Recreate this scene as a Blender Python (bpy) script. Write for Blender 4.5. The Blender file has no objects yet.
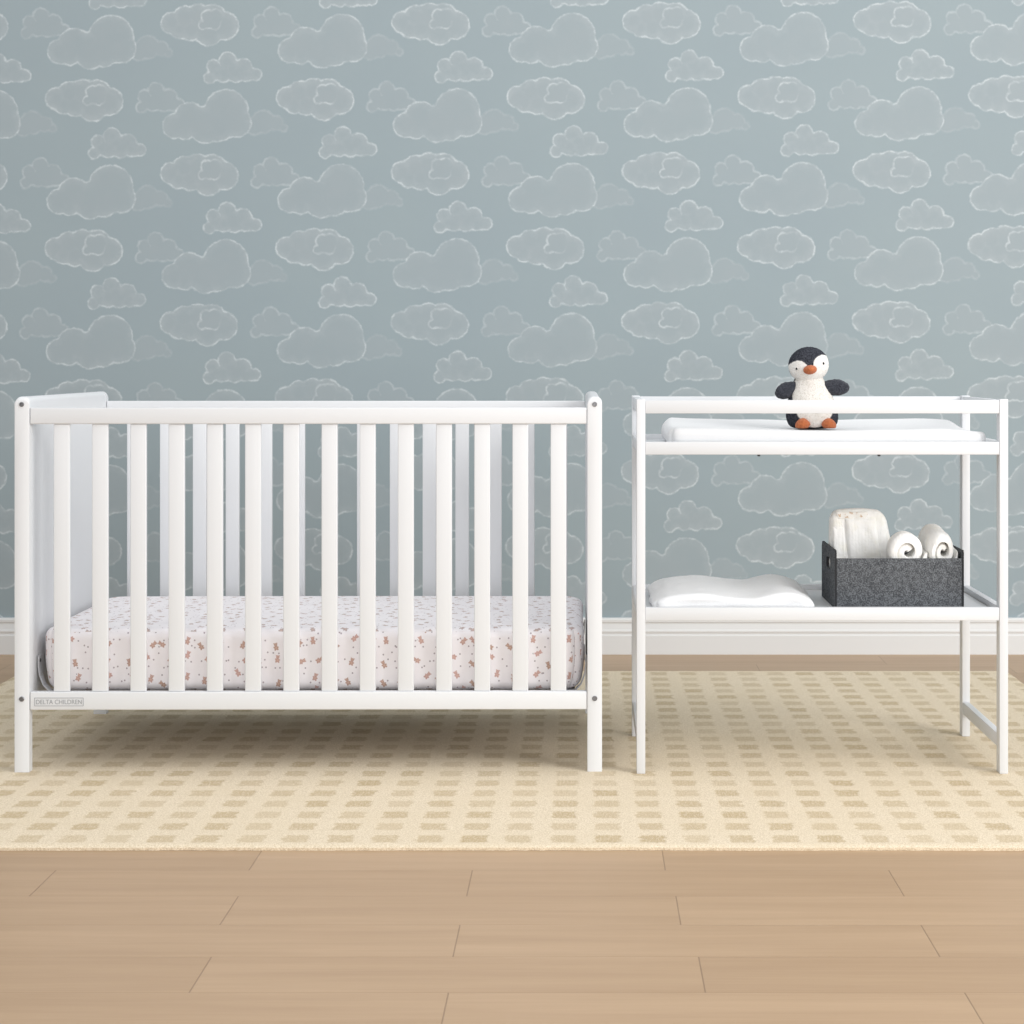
import bpy, bmesh, math, random
from mathutils import Vector, Matrix, noise
random.seed(7)
C = bpy.context.scene.collection
S = bpy.context.scene
PI = math.pi

# ------------------------------------------------------------------ camera numbers
F = 1863.0            # focal length in pixels of the 1024 frame
CX, CY = 585.0, 360.0 # principal point of the photograph
HC = 0.972            # camera height
RUG = 0.010           # rug thickness
WALL = 6.165          # distance of the papered wall

# ------------------------------------------------------------------ node helper
class NT:
    def __init__(s, name):
        s.m = bpy.data.materials.new(name); s.m.use_nodes = True
        s.t = s.m.node_tree; s.t.nodes.clear()
        s.out = s.t.nodes.new('ShaderNodeOutputMaterial')
        s.b = s.t.nodes.new('ShaderNodeBsdfPrincipled')
        s.t.links.new(s.b.outputs[0], s.out.inputs[0])
    def n(s, typ, **kw):
        x = s.t.nodes.new(typ)
        for k, v in kw.items(): setattr(x, k, v)
        return x
    def put(s, sock, v):
        if isinstance(v, bpy.types.NodeSocket): s.t.links.new(v, sock)
        elif v is not None: sock.default_value = v
    def m_(s, op, a, b=None, c=None, clamp=False):
        x = s.n('ShaderNodeMath', operation=op, use_clamp=clamp)
        s.put(x.inputs[0], a)
        if b is not None: s.put(x.inputs[1], b)
        if c is not None: s.put(x.inputs[2], c)
        return x.outputs[0]
    def v_(s, op, a, b=None, scale=None):
        x = s.n('ShaderNodeVectorMath', operation=op)
        s.put(x.inputs[0], a)
        if b is not None: s.put(x.inputs[1], b)
        if scale is not None: s.put(x.inputs['Scale'], scale)
        return x.outputs['Value'] if op in ('LENGTH', 'DISTANCE', 'DOT_PRODUCT') else x.outputs['Vector']
    def xyz(s, v):
        x = s.n('ShaderNodeSeparateXYZ'); s.put(x.inputs[0], v); return x.outputs
    def vec(s, a, b, c=0.0):
        x = s.n('ShaderNodeCombineXYZ')
        for i, q in enumerate((a, b, c)): s.put(x.inputs[i], q)
        return x.outputs[0]
    def mix(s, f, a, b):
        x = s.n('ShaderNodeMix', data_type='RGBA')
        s.put(x.inputs[0], f); s.put(x.inputs[6], a); s.put(x.inputs[7], b)
        return x.outputs[2]
    def noise(s, v, scale, detail=3.0, rough=0.55):
        x = s.n('ShaderNodeTexNoise'); s.put(x.inputs['Vector'], v)
        x.inputs['Scale'].default_value = scale; x.inputs['Detail'].default_value = detail
        x.inputs['Roughness'].default_value = rough
        return x.outputs['Fac']
    def step(s, v, a, b, lo=0.0, hi=1.0):
        x = s.n('ShaderNodeMapRange', interpolation_type='SMOOTHSTEP')
        s.put(x.inputs[0], v)
        for i, q in enumerate((a, b, lo, hi)): x.inputs[i+1].default_value = q
        return x.outputs[0]
    def obj(s): return s.n('ShaderNodeTexCoord').outputs['Object']
    def bump(s, h, dist, strength=1.0):
        x = s.n('ShaderNodeBump'); s.put(x.inputs['Height'], h)
        x.inputs['Distance'].default_value = dist; x.inputs['Strength'].default_value = strength
        s.t.links.new(x.outputs[0], s.b.inputs['Normal'])
    def set(s, color=None, rough=0.5, metal=0.0, spec=None):
        s.put(s.b.inputs['Base Color'], color); s.put(s.b.inputs['Roughness'], rough)
        s.b.inputs['Metallic'].default_value = metal
        if spec is not None: s.b.inputs['Specular IOR Level'].default_value = spec
        return s.m

def L(r, g, b):
    f = lambda c: (c/255/12.92) if c/255 <= 0.04045 else ((c/255+0.055)/1.055)**2.4
    return (f(r), f(g), f(b), 1.0)

# ------------------------------------------------------------------ materials
def paint(name, rgb, rough=0.42):
    t = NT(name); o = t.obj()
    t.bump(t.noise(o, 220.0, 2.0), 0.0003, 0.25)
    return t.set(rgb, rough, spec=0.35)
M_WHITE = paint('white crib paint', (0.735, 0.746, 0.765, 1))
M_WHITE2 = paint('white table paint', (0.725, 0.738, 0.76, 1))
M_BASE = paint('baseboard paint', (0.71, 0.715, 0.712, 1), 0.5)

def metal(name, rgb, rough=0.35):
    t = NT(name); t.bump(t.noise(t.obj(), 400.0, 2.0), 0.0002, 0.3)
    return t.set(rgb, rough, 1.0)
M_METAL = metal('steel', (0.42, 0.42, 0.43, 1))
M_BOLT = metal('zinc bolt', (0.24, 0.24, 0.25, 1), 0.4)
M_DARKMETAL = metal('dark steel', (0.10, 0.10, 0.105, 1), 0.45)

def cloth(name, rgb, scale=900.0, amp=0.0006, var=0.04):
    t = NT(name); o = t.obj()
    f = t.noise(o, scale, 2.0)
    g = t.noise(o, 25.0, 3.0)
    c2 = tuple(max(0, x*(1-var*2)) for x in rgb[:3]) + (1,)
    t.bump(t.m_('ADD', t.m_('MULTIPLY', f, 0.4), g), amp, 0.5)
    t.b.inputs['Sheen Weight'].default_value = 0.15
    return t.set(t.mix(t.step(f, 0.35, 0.7), c2, rgb), 0.9, spec=0.1)
M_PAD = cloth('white pad cover', (0.80, 0.805, 0.815, 1))
M_BLANKET = cloth('white blanket cotton', (0.83, 0.835, 0.845, 1), 600.0, 0.001)

def mat_wallpaper():
    t = NT('cloud wallpaper')
    o = t.xyz(t.obj())                       # wall origin at floor level, x along the wall
    K = F/WALL
    u = t.m_('MULTIPLY_ADD', o[0], K, CX)
    v = t.m_('MULTIPLY_ADD', o[2], -K, CY + HC*K)
    v = t.m_('ADD', v, t.m_('MULTIPLY_ADD', u, 0.004, -0.004*232.0))   # the paper hangs a touch out of level
    p0 = t.vec(u, v, 0.0)
    n = t.n('ShaderNodeTexNoise'); t.put(n.inputs['Vector'], p0)
    n.inputs['Scale'].default_value = 0.22; n.inputs['Detail'].default_value = 2.0
    w = t.v_('SUBTRACT', n.outputs['Color'], (0.5, 0.5, 0.5))
    p = t.v_('ADD', p0, t.v_('SCALE', w, scale=2.6))
    q = t.xyz(p)
    PX, PY = 230.8, 75.0
    def fold(ax, ay):
        r = t.m_('FLOOR', t.m_('MULTIPLY_ADD', q[1], 1/PY, -ay/PY + 0.5))
        ly = t.m_('SUBTRACT', t.m_('SUBTRACT', q[1], ay), t.m_('MULTIPLY', r, PY))
        xx = t.m_('SUBTRACT', t.m_('SUBTRACT', q[0], ax), t.m_('MULTIPLY', r, PX/2 - 0.25))
        k = t.m_('FLOOR', t.m_('MULTIPLY_ADD', xx, 1/PX, 0.5))
        lx = t.m_('SUBTRACT', xx, t.m_('MULTIPLY', k, PX))
        return t.vec(lx, ly, 0.0)
    def union(l, circles, K_=2.6):
        d = None
        for (x, y, r) in circles:
            e = t.m_('SUBTRACT', t.v_('DISTANCE', l, (x, y, 0)), r)
            d = e if d is None else t.m_('SMOOTH_MIN', d, e, K_)
        return d
    A = [(-22.9,8.8,5.9),(-19,-2.3,7),(-5.3,-8.2,8.5),(10.3,-1.5,8.8),(22.9,5.9,5.9),(-8.8,4.4,8.6),(2.9,3.9,9.6),(13.2,4.9,7.4),(-16,4,7),(-1,-1,9),(8,1,9),(18,5.5,6.2)]
    B = [(-27.8,-1.5,10.8),(-14.6,-5.9,12.3),(-1.5,-7.3,13.2),(13.2,-5.9,14),(24.9,1.5,13.8),(8.8,7.3,14),(-8.8,4.4,11.7),(-20.5,4.4,9.7),(4,0,15),(18,0,14)]
    Bi = [(3.2,0.6,4.2),(7.8,-8.2,6.2),(16,-7.8,7.5),(15,-1,6.0),(9,-2,6)]
    Cc = [(19,-5,22.3),(-17.6,1.5,16),(-32.2,8.8,12.3),(-1.5,11.7,14.6),(29.3,5.9,14.4),(11.7,10.3,14),(-22,13.2,9.4),(-8,6,15),(0,4,15),(-24,6,12),(22,2,18)]
    D = [(x*0.82, y*1.0, r*0.93) for x, y, r in A]
    E = [(-2.9,-1.5,11.5),(10,0,7.5),(-11.7,2.9,9),(17.6,4.4,4)]
    lA, lB, lC, lD, lE = fold(232.9, 68.9), fold(199.8, 24.4), fold(322.9, 42.0), fold(276.0, 23.4), fold(381.5, 48.3)
    dA, dB, dC, dD, dE = union(lA, A), union(lB, B), union(lC, Cc), union(lD, D), union(lE, E)
    dBi = union(lB, Bi)
    outC = t.step(dC, -0.5, 0.5)
    chalk = t.step(t.noise(p0, 0.10, 3.0, 0.65), 0.36, 0.64, 0.22, 1.0)
    grain = t.step(t.noise(p0, 0.9, 2.0), 0.25, 0.75, 0.6, 1.0)
    def line(d, wdt): return t.step(t.m_('ABSOLUTE', d), 0.0, wdt, 1.0, 0.0)
    def fill(d): return t.step(d, -0.8, 0.8, 1.0, 0.0)
    def glow(d): return t.m_('MULTIPLY', t.step(d, -9.0, 0.0), fill(d))   # chalk rubbed inwards from the outline
    add = lambda a, b: t.m_('ADD', a, b)
    mul = lambda a, b: t.m_('MULTIPLY', a, b)
    ln = mul(line(dA, 1.6), 0.60)
    ln = add(ln, mul(line(dB, 1.6), 0.66))
    ln = add(ln, mul(line(dC, 1.6), 0.58))
    ln = add(ln, mul(mul(line(dD, 1.9), 0.36), outC))
    ln = add(ln, mul(mul(line(dE, 2.2), 0.18), outC))
    bx = t.xyz(lB)[0]
    ln = add(ln, mul(mul(line(dBi, 1.7), 0.6), t.step(bx, 14.0, 24.0, 1.0, 0.0)))
    ln = mul(mul(ln, chalk), grain)
    fl = add(add(mul(fill(dA), 0.9), mul(fill(dB), 1.0)), mul(fill(dC), 0.8))
    fl = add(fl, mul(mul(add(fill(dD), fill(dE)), 0.75), outC))
    fl = mul(fl, t.step(t.noise(p0, 0.035, 3.0), 0.2, 0.8, 0.55, 1.0))
    rub = add(add(mul(glow(dA), 0.10), mul(glow(dB), 0.11)), mul(glow(dC), 0.09))
    rub = mul(rub, chalk)
    big = t.noise(p0, 0.006, 2.0)
    base = t.mix(t.step(big, 0.3, 0.7), L(150,163,169), L(152,165,170))
    c = t.mix(t.m_('MULTIPLY', fl, 1.0, clamp=True), base, L(158,168,173))
    c = t.mix(t.m_('ADD', ln, rub, clamp=True), c, L(212,219,222))
    t.bump(t.noise(p0, 1.2, 2.0), 0.0006, 0.2)
    return t.set(c, 0.85, spec=0.15)

def mat_floor():
    t = NT('oak plank floor'); o = t.obj(); q = t.xyz(o)
    ROW, LEN = 0.1715, 0.793
    yy = t.m_('MULTIPLY', t.m_('SUBTRACT', q[1], 3.205), 1/ROW)
    r = t.m_('FLOOR', yy); fy = t.m_('SUBTRACT', yy, r)
    half = t.m_('MULTIPLY', t.m_('FLOORED_MODULO', r, 2.0), 0.5)
    wob = t.n('ShaderNodeTexWhiteNoise', noise_dimensions='1D'); t.put(wob.inputs['W'], r)
    jit = t.m_('MULTIPLY', t.m_('SUBTRACT', wob.outputs['Value'], 0.5), 0.05)
    xx = t.m_('ADD', t.m_('ADD', t.m_('MULTIPLY', t.m_('SUBTRACT', q[0], 0.168), 1/LEN), half), jit)
    c = t.m_('FLOOR', xx); fx = t.m_('SUBTRACT', xx, c)
    ex = t.m_('MULTIPLY', t.m_('MINIMUM', fx, t.m_('SUBTRACT', 1.0, fx)), LEN)
    ey = t.m_('MULTIPLY', t.m_('MINIMUM', fy, t.m_('SUBTRACT', 1.0, fy)), ROW)
    seamx = t.step(ex, 0.0005, 0.0018, 1.0, 0.0)
    seamy = t.step(ey, 0.0004, 0.0020, 1.0, 0.0)
    wn = t.n('ShaderNodeTexWhiteNoise', noise_dimensions='2D'); t.put(wn.inputs['Vector'], t.vec(c, r, 0.0))
    tone = wn.outputs['Value']
    off = t.v_('SCALE', wn.outputs['Color'], scale=7.0)
    g = t.v_('ADD', t.vec(t.m_('MULTIPLY', q[0], 0.9), t.m_('MULTIPLY', q[1], 14.0), 0.0), off)
    grain = t.noise(g, 1.6, 5.0, 0.6)
    fine = t.noise(t.vec(t.m_('MULTIPLY', q[0], 6.0), t.m_('MULTIPLY', q[1], 190.0), 0.0), 1.0, 3.0)
    k = t.m_('ADD', t.m_('MULTIPLY', grain, 0.75), t.m_('ADD', t.m_('MULTIPLY', fine, 0.22), t.m_('MULTIPLY', tone, 0.18)))
    col = t.mix(t.step(k, 0.25, 0.95), L(168,139,109), L(188,159,128))
    col = t.mix(t.m_('MULTIPLY', seamy, 0.22), col, L(120,92,66))
    col = t.mix(t.m_('MULTIPLY', seamx, 0.50), col, L(104,80,58))
    h = t.m_('SUBTRACT', t.m_('MULTIPLY', fine, 0.15), t.m_('MAXIMUM', seamx, seamy))
    t.bump(h, 0.0006, 0.5)
    return t.set(col, 0.42, spec=0.5)

def mat_rug():
    t = NT('woven cream rug'); o = t.obj(); q = t.xyz(o)     # object origin = world origin
    n1 = t.n('ShaderNodeTexNoise'); t.put(n1.inputs['Vector'], o)
    n1.inputs['Scale'].default_value = 70.0; n1.inputs['Detail'].default_value = 3.0
    w = t.xyz(t.v_('SCALE', t.v_('SUBTRACT', n1.outputs['Color'], (0.5, 0.5, 0.5)), scale=0.030))
    x = t.m_('ADD', t.m_('MULTIPLY', t.m_('SUBTRACT', q[0], 0.046), 1/0.0896), t.m_('MULTIPLY', w[0], 11.0))
    y = t.m_('ADD', t.m_('MULTIPLY', t.m_('SUBTRACT', q[1], 3.744), 1/0.0985), t.m_('MULTIPLY', w[1], 7.0))
    cx = t.m_('FLOOR', t.m_('ADD', x, 0.5)); cy = t.m_('FLOOR', t.m_('ADD', y, 0.5))
    lx = t.m_('ABSOLUTE', t.m_('SUBTRACT', x, cx)); ly = t.m_('ABSOLUTE', t.m_('SUBTRACT', y, cy))
    sq = t.m_('MULTIPLY', t.step(lx, 0.24, 0.32, 1.0, 0.0), t.step(ly, 0.23, 0.33, 1.0, 0.0))
    wn = t.n('ShaderNodeTexWhiteNoise', noise_dimensions='2D'); t.put(wn.inputs['Vector'], t.vec(cx, cy, 0.0))
    amt = t.m_('MULTIPLY_ADD', wn.outputs['Value'], 0.4, 0.42)
    streak = t.noise(t.vec(t.m_('MULTIPLY', q[0], 240.0), t.m_('MULTIPLY', q[1], 60.0), 0.0), 1.0, 3.0, 0.7)
    tuft = t.noise(o, 330.0, 2.0, 0.6)
    sq = t.m_('MULTIPLY', t.m_('MULTIPLY', sq, amt), t.step(streak, 0.3, 0.6, 0.35, 1.0))
    big = t.noise(o, 5.0, 3.0)
    base = t.mix(t.step(tuft, 0.3, 0.7), L(210,192,163), L(242,227,203))
    base = t.mix(t.step(big, 0.35, 0.7, 0.0, 0.35), base, L(223,206,177))
    col = t.mix(sq, base, L(188,165,125))
    h = t.m_('ADD', t.m_('MULTIPLY', tuft, 1.0), t.m_('MULTIPLY', sq, -0.5))
    t.bump(h, 0.0035, 0.7)
    t.b.inputs['Sheen Weight'].default_value = 0.1
    return t.set(col, 0.95, spec=0.05)

def mat_sheet():
    t = NT('printed cotton sheet'); tc = t.n('ShaderNodeTexCoord'); q = t.xyz(tc.outputs['Object'])
    nz = t.m_('ABSOLUTE', t.xyz(tc.outputs['Normal'])[2])
    nx = t.m_('ABSOLUTE', t.xyz(tc.outputs['Normal'])[0])
    top = t.step(nz, 0.68, 0.72)
    side = t.step(nx, 0.68, 0.72)
    a = t.m_('ADD', t.m_('MULTIPLY', q[0], t.m_('SUBTRACT', 1.0, side)), t.m_('MULTIPLY', q[1], side))
    b = t.m_('ADD', t.m_('MULTIPLY', q[2], t.m_('SUBTRACT', 1.0, top)), t.m_('MULTIPLY', q[1], top))
    P = t.vec(a, b, 0.0)
    def cells(size, rnd, shift):
        vo = t.n('ShaderNodeTexVoronoi', voronoi_dimensions='2D'); vo.inputs['Scale'].default_value = 1.0
        vo.inputs['Randomness'].default_value = rnd
        pv = t.v_('ADD', t.v_('SCALE', P, scale=1/size), (shift, shift*0.7, 0))
        t.put(vo.inputs['Vector'], pv)
        return t.v_('SUBTRACT', pv, vo.outputs['Position']), vo.outputs['Color']
    l, col = cells(0.043, 0.75, 3.3)
    cs = t.xyz(col)
    rot = t.n('ShaderNodeVectorRotate', rotation_type='Z_AXIS')
    t.put(rot.inputs['Vector'], l); t.put(rot.inputs['Angle'], t.m_('MULTIPLY', t.m_('SUBTRACT', cs[0], 0.5), 2.4))
    lr = rot.outputs[0]
    lr = t.v_('SCALE', lr, scale=1.13)
    d = None
    for (x, y, r) in ((0,-0.07,0.13),(0.0,0.12,0.11),(-0.09,0.205,0.042),(0.09,0.205,0.042),(-0.12,-0.02,0.05),(0.12,-0.05,0.05),(-0.08,-0.18,0.06),(0.08,-0.18,0.06)):
        e = t.m_('SUBTRACT', t.v_('DISTANCE', lr, (x, y, 0)), r)
        d = e if d is None else t.m_('MINIMUM', d, e)
    bear = t.step(d, -0.03, 0.02, 1.0, 0.0)
    inner = t.step(d, -0.085, -0.05, 1.0, 0.0)
    l2, col2 = cells(0.0165, 0.9, 11.0)
    dot = t.step(t.v_('LENGTH', l2), 0.09, 0.15, 1.0, 0.0)
    dot = t.m_('MULTIPLY', dot, t.step(t.xyz(col2)[1], 0.55, 0.57))
    dot = t.m_('MULTIPLY', dot, t.step(d, 0.03, 0.06))
    wn = t.noise(P, 16.0, 3.0)
    base = t.mix(t.step(wn, 0.3, 0.7), L(240,235,237), L(245,241,243))
    brown = t.mix(t.m_('MULTIPLY', top, 0.65), t.mix(cs[1], L(172,132,108), L(200,150,142)), L(168,156,156))
    c = t.mix(t.m_('MULTIPLY', dot, 0.8), base, L(150,134,140))
    c = t.mix(t.m_('MULTIPLY', bear, 0.85), c, brown)
    c = t.mix(t.m_('MULTIPLY', inner, 0.45), c, L(226,196,178))
    t.bump(t.noise(tc.outputs['Object'], 14.0, 3.0), 0.004, 0.25)
    t.b.inputs['Sheen Weight'].default_value = 0.1
    return t.set(c, 0.9, spec=0.1)

def mat_felt():
    t = NT('grey felt'); o = t.obj()
    a = t.noise(o, 330.0, 3.0, 0.7); b = t.noise(o, 120.0, 2.0)
    c = t.mix(t.step(t.m_('ADD', t.m_('MULTIPLY', a, 0.75), t.m_('MULTIPLY', b, 0.25)), 0.40, 0.63), L(66,68,71), L(118,121,125))
    t.bump(a, 0.001, 0.6)
    return t.set(c, 0.95, spec=0.05)
def mat_diaper():
    t = NT('diaper nonwoven'); o = t.obj()
    g = t.noise(o, 30.0, 3.0)
    k = t.n('ShaderNodeTexWave'); k.inputs['Scale'].default_value = 40.0; k.inputs['Distortion'].default_value = 6.0
    t.put(k.inputs['Vector'], o)
    c = t.mix(t.step(g, 0.45, 0.75, 0.0, 0.6), (0.92, 0.915, 0.90, 1), (0.88, 0.86, 0.77, 1))
    t.bump(t.m_('ADD', t.noise(o, 45.0, 3.0), t.m_('MULTIPLY', k.outputs['Fac'], 0.08)), 0.006, 0.5)
    return t.set(c, 0.85, spec=0.1)
def mat_print():
    t = NT('diaper printed waistband'); o = t.obj()
    g = t.noise(o, 130.0, 2.0)
    c = t.mix(t.step(g, 0.56, 0.66, 0.0, 0.75), (0.88, 0.86, 0.82, 1), L(196,160,120))
    t.bump(t.noise(o, 60.0, 3.0), 0.003, 0.4)
    return t.set(c, 0.85, spec=0.1)
def fur(name, ca, cb, lo=0.38, hi=0.6, scale=420.0):
    t = NT(name); o = t.obj(); f = t.noise(o, scale, 3.0, 0.7)
    t.bump(f, 0.003, 0.8); t.b.inputs['Sheen Weight'].default_value = 0.15
    return t.set(t.mix(t.step(f, lo, hi), ca, cb), 0.95, spec=0.05)
M_FURDARK = fur('dark plush', L(34,36,42), L(74,76,84))
M_FURWHITE = fur('cream plush', L(196,188,178), L(240,238,234), 0.30, 0.47)
M_ORANGE = fur('orange felt', L(168,90,54), L(202,122,80), 0.3, 0.7, 300.0)
def mat_plain(name, rgb, rough=0.5):
    t = NT(name); t.bump(t.noise(t.obj(), 300.0, 2.0), 0.0002, 0.2); return t.set(rgb, rough)
M_EYE = mat_plain('eye bead', (0.012, 0.012, 0.014, 1), 0.15)
M_PLATEGREY = mat_plain('grey badge print', L(160,162,166), 0.5)
M_STRAP = mat_plain('grey enamelled steel', L(196,197,200), 0.35)
M_BLACK = mat_plain('felt cut edge', L(40,41,44), 0.9)

def mat_penguin_head():
    t = NT('penguin head plush'); o = t.obj(); q = t.xyz(o)
    R = 0.049
    f = t.noise(o, 420.0, 3.0, 0.7)
    wob = t.m_('MULTIPLY', t.m_('SUBTRACT', t.noise(o, 160.0, 2.0), 0.5), 0.10)
    p = t.vec(t.m_('MULTIPLY', q[0], 1/R), t.m_('MULTIPLY', q[2], 1/R), 0.0)
    a = t.m_('SUBTRACT', t.v_('DISTANCE', p, (-0.62, -0.20, 0)), 0.47)
    b = t.m_('SUBTRACT', t.v_('DISTANCE', p, (0.64, -0.12, 0)), 0.53)
    e = t.m_('SUBTRACT', t.v_('DISTANCE', p, (0.0, -0.86, 0)), 0.66)
    d = t.m_('ADD', t.m_('MINIMUM', t.m_('MINIMUM', a, b), e), wob)
    front = t.step(q[1], -0.004, 0.004, 1.0, 0.0)
    white = t.m_('MULTIPLY', t.step(d, -0.03, 0.03, 1.0, 0.0), front)
    dk = t.mix(t.step(f, 0.38, 0.62), L(34,36,42), L(78,80,88))
    wh = t.mix(t.step(f, 0.30, 0.47), L(198,190,180), L(241,239,235))
    t.bump(f, 0.003, 0.8)
    return t.set(t.mix(white, dk, wh), 0.95, spec=0.05)
def mat_penguin_body():
    t = NT('penguin body plush'); o = t.obj(); q = t.xyz(o)
    f = t.noise(o, 420.0, 3.0, 0.7)
    wob = t.m_('MULTIPLY', t.m_('SUBTRACT', t.noise(o, 160.0, 2.0), 0.5), 0.006)
    # cream belly: an upright oval on the front, dark back and underside
    e = t.v_('LENGTH', t.vec(t.m_('MULTIPLY', q[0], 1/0.051), t.m_('MULTIPLY', t.m_('SUBTRACT', q[2], 0.078), 1/0.074), 0.0))
    k = t.m_('ADD', e, t.m_('MULTIPLY', wob, 10.0))
    front = t.step(q[1], -0.008, -0.002, 1.0, 0.0)
    white = t.m_('MULTIPLY', t.step(k, 0.97, 1.03, 1.0, 0.0), front)
    dk = t.mix(t.step(f, 0.38, 0.62), L(34,36,42), L(74,76,84))
    wh = t.mix(t.step(f, 0.32, 0.52), L(190,182,170), L(236,232,226))
    t.bump(f, 0.003, 0.8)
    return t.set(t.mix(white, dk, wh), 0.95, spec=0.05)

# ------------------------------------------------------------------ mesh helpers
def link(name, bm, mat, parent=None, smooth=True, mats=None, angle=0.6):
    me = bpy.data.meshes.new(name)
    bmesh.ops.recalc_face_normals(bm, faces=bm.faces[:])
    bm.to_mesh(me); bm.free()
    for m in (mats or [mat]): me.materials.append(m)
    if smooth:
        for p in me.polygons: p.use_smooth = True
        if hasattr(me, 'set_sharp_from_angle'): me.set_sharp_from_angle(angle=angle)
    o = bpy.data.objects.new(name, me); C.objects.link(o)
    if parent: o.parent = parent
    return o

def box_bm(x0, x1, y0, y1, z0, z1, bev=0.0, seg=2):
    bm = bmesh.new()
    bmesh.ops.create_cube(bm, size=1.0)
    for v in bm.verts:
        v.co = Vector((x0 + (v.co.x+0.5)*(x1-x0), y0 + (v.co.y+0.5)*(y1-y0), z0 + (v.co.z+0.5)*(z1-z0)))
    if bev > 0:
        bmesh.ops.bevel(bm, geom=bm.edges[:], offset=bev, segments=seg, profile=0.5, affect='EDGES')
    return bm
def box(name, x0, x1, y0, y1, z0, z1, mat, parent=None, bev=0.0015, seg=2):
    return link(name, box_bm(x0, x1, y0, y1, z0, z1, bev, seg), mat, parent)

def prism_bm(pts, axis, a, b):
    """closed polygon pts (2D) extruded along axis from a to b; axis 'x': pts are (y,z), 'y': (x,z), 'z': (x,y)"""
    bm = bmesh.new()
    def mk(p, t):
        return {'x': (t, p[0], p[1]), 'y': (p[0], t, p[1]), 'z': (p[0], p[1], t)}[axis]
    va = [bm.verts.new(mk(p, a)) for p in pts]; vb = [bm.verts.new(mk(p, b)) for p in pts]
    bm.faces.new(va); bm.faces.new(vb[::-1])
    n = len(pts)
    for i in range(n): bm.faces.new((va[i], va[(i+1) % n], vb[(i+1) % n], vb[i]))
    return bm

def cyl_bm(c, axis, r, length, seg=24, bev=0.0):
    bm = bmesh.new()
    m = Vector((0, 0, 1)).rotation_difference(Vector(axis)).to_matrix().to_4x4()
    bmesh.ops.create_cone(bm, cap_ends=True, segments=seg, radius1=r, radius2=r, depth=length, matrix=Matrix.Translation(Vector(c)) @ m)
    if bev:
        es = [e for e in bm.edges if len(e.link_faces) == 2 and any(len(f.verts) > 4 for f in e.link_faces)]
        bmesh.ops.bevel(bm, geom=es, offset=bev, segments=2, affect='EDGES')
    return bm

def rounded_bm(hx, hy, hz, r, n=28, R=0.0, fn=None):
    """soft box of half sizes: cube grid projected on a rounded box, plan corners rounded by R, then fn(co)"""
    bm = bmesh.new()
    bmesh.ops.create_cube(bm, size=2.0)
    bmesh.ops.subdivide_edges(bm, edges=bm.edges[:], cuts=n, use_grid_fill=True)
    for v in bm.verts:
        p = Vector([math.sin(max(-1, min(1, c))*PI/2) for c in v.co])
        p = Vector((p.x*hx, p.y*hy, p.z*hz))
        q = Vector((max(-hx+r, min(hx-r, p.x)), max(-hy+r, min(hy-r, p.y)), max(-hz+r, min(hz-r, p.z))))
        d = p - q
        if d.length > 1e-9: p = q + d.normalized()*r
        if R > 0:
            sx, sy = math.copysign(1, p.x), math.copysign(1, p.y)
            ox, oy = abs(p.x)-(hx-R), abs(p.y)-(hy-R)
            if ox > 0 and oy > 0:
                m = max(ox, oy); L_ = math.hypot(ox, oy)
                p.x = sx*(hx-R + ox/L_*m); p.y = sy*(hy-R + oy/L_*m)
        v.co = fn(p) if fn else p
    return bm

def ell_bm(rx, ry, rz, sub=4, fuzz=0.0, fn=None, seed=0):
    bm = bmesh.new()
    bmesh.ops.create_icosphere(bm, subdivisions=sub, radius=1.0)
    for v in bm.verts:
        n = v.co.normalized()
        p = Vector((n.x*rx, n.y*ry, n.z*rz))
        if fn: p = fn(p, n)
        if fuzz: p += n*fuzz*noise.noise(p*260 + Vector((seed, seed*2, 0)))
        v.co = p
    return bm

def thing(name, label, cat, loc=(0, 0, 0), rz=0.0, group=None):
    o = bpy.data.objects.new(name, None); C.objects.link(o)
    o.empty_display_size = 0.1
    o.location = loc; o.rotation_euler = (0, 0, rz)
    o['label'] = label; o['category'] = cat
    if group: o['group'] = group
    return o
def tag(o, label, cat, group=None):
    o['label'] = label; o['category'] = cat
    if group: o['group'] = group
    return o
def struct(o, label, cat):
    o['kind'] = 'structure'; o['label'] = label; o['category'] = cat
    return o
def copy_part(o, parent, loc):
    c = o.copy(); C.objects.link(c); c.parent = parent; c.location = loc; return c

# ------------------------------------------------------------------ the room
fl = box('floor', -5.5, 5.5, -2.0, WALL + 0.08, -0.05, 0.0, mat_floor(), bev=0)
struct(fl, 'light oak plank floor running along the wall', 'floor')
wl = box('wall_back', -5.5, 5.5, 0.0, 0.08, 0.0, 3.2, mat_wallpaper(), bev=0)
wl.location = (0, WALL, 0.0)
struct(wl, 'grey blue wall papered with chalk cloud outlines', 'wall')
prof = [(0, 0), (-0.017, 0), (-0.017, 0.062), (-0.0145, 0.066), (-0.0145, 0.070), (-0.0165, 0.073), (-0.0165, 0.078),
        (-0.014, 0.083), (-0.012, 0.092), (-0.0105, 0.099), (-0.0105, 0.103), (-0.013, 0.106), (-0.013, 0.114), (-0.011, 0.118), (-0.006, 0.120), (0, 0.120)]
bb = link('baseboard_back', prism_bm([(y + WALL - 0.0003, z) for y, z in prof], 'x', -5.5, 5.5), M_BASE, smooth=False)
struct(bb, 'white moulded baseboard along the papered wall', 'baseboard')

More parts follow.
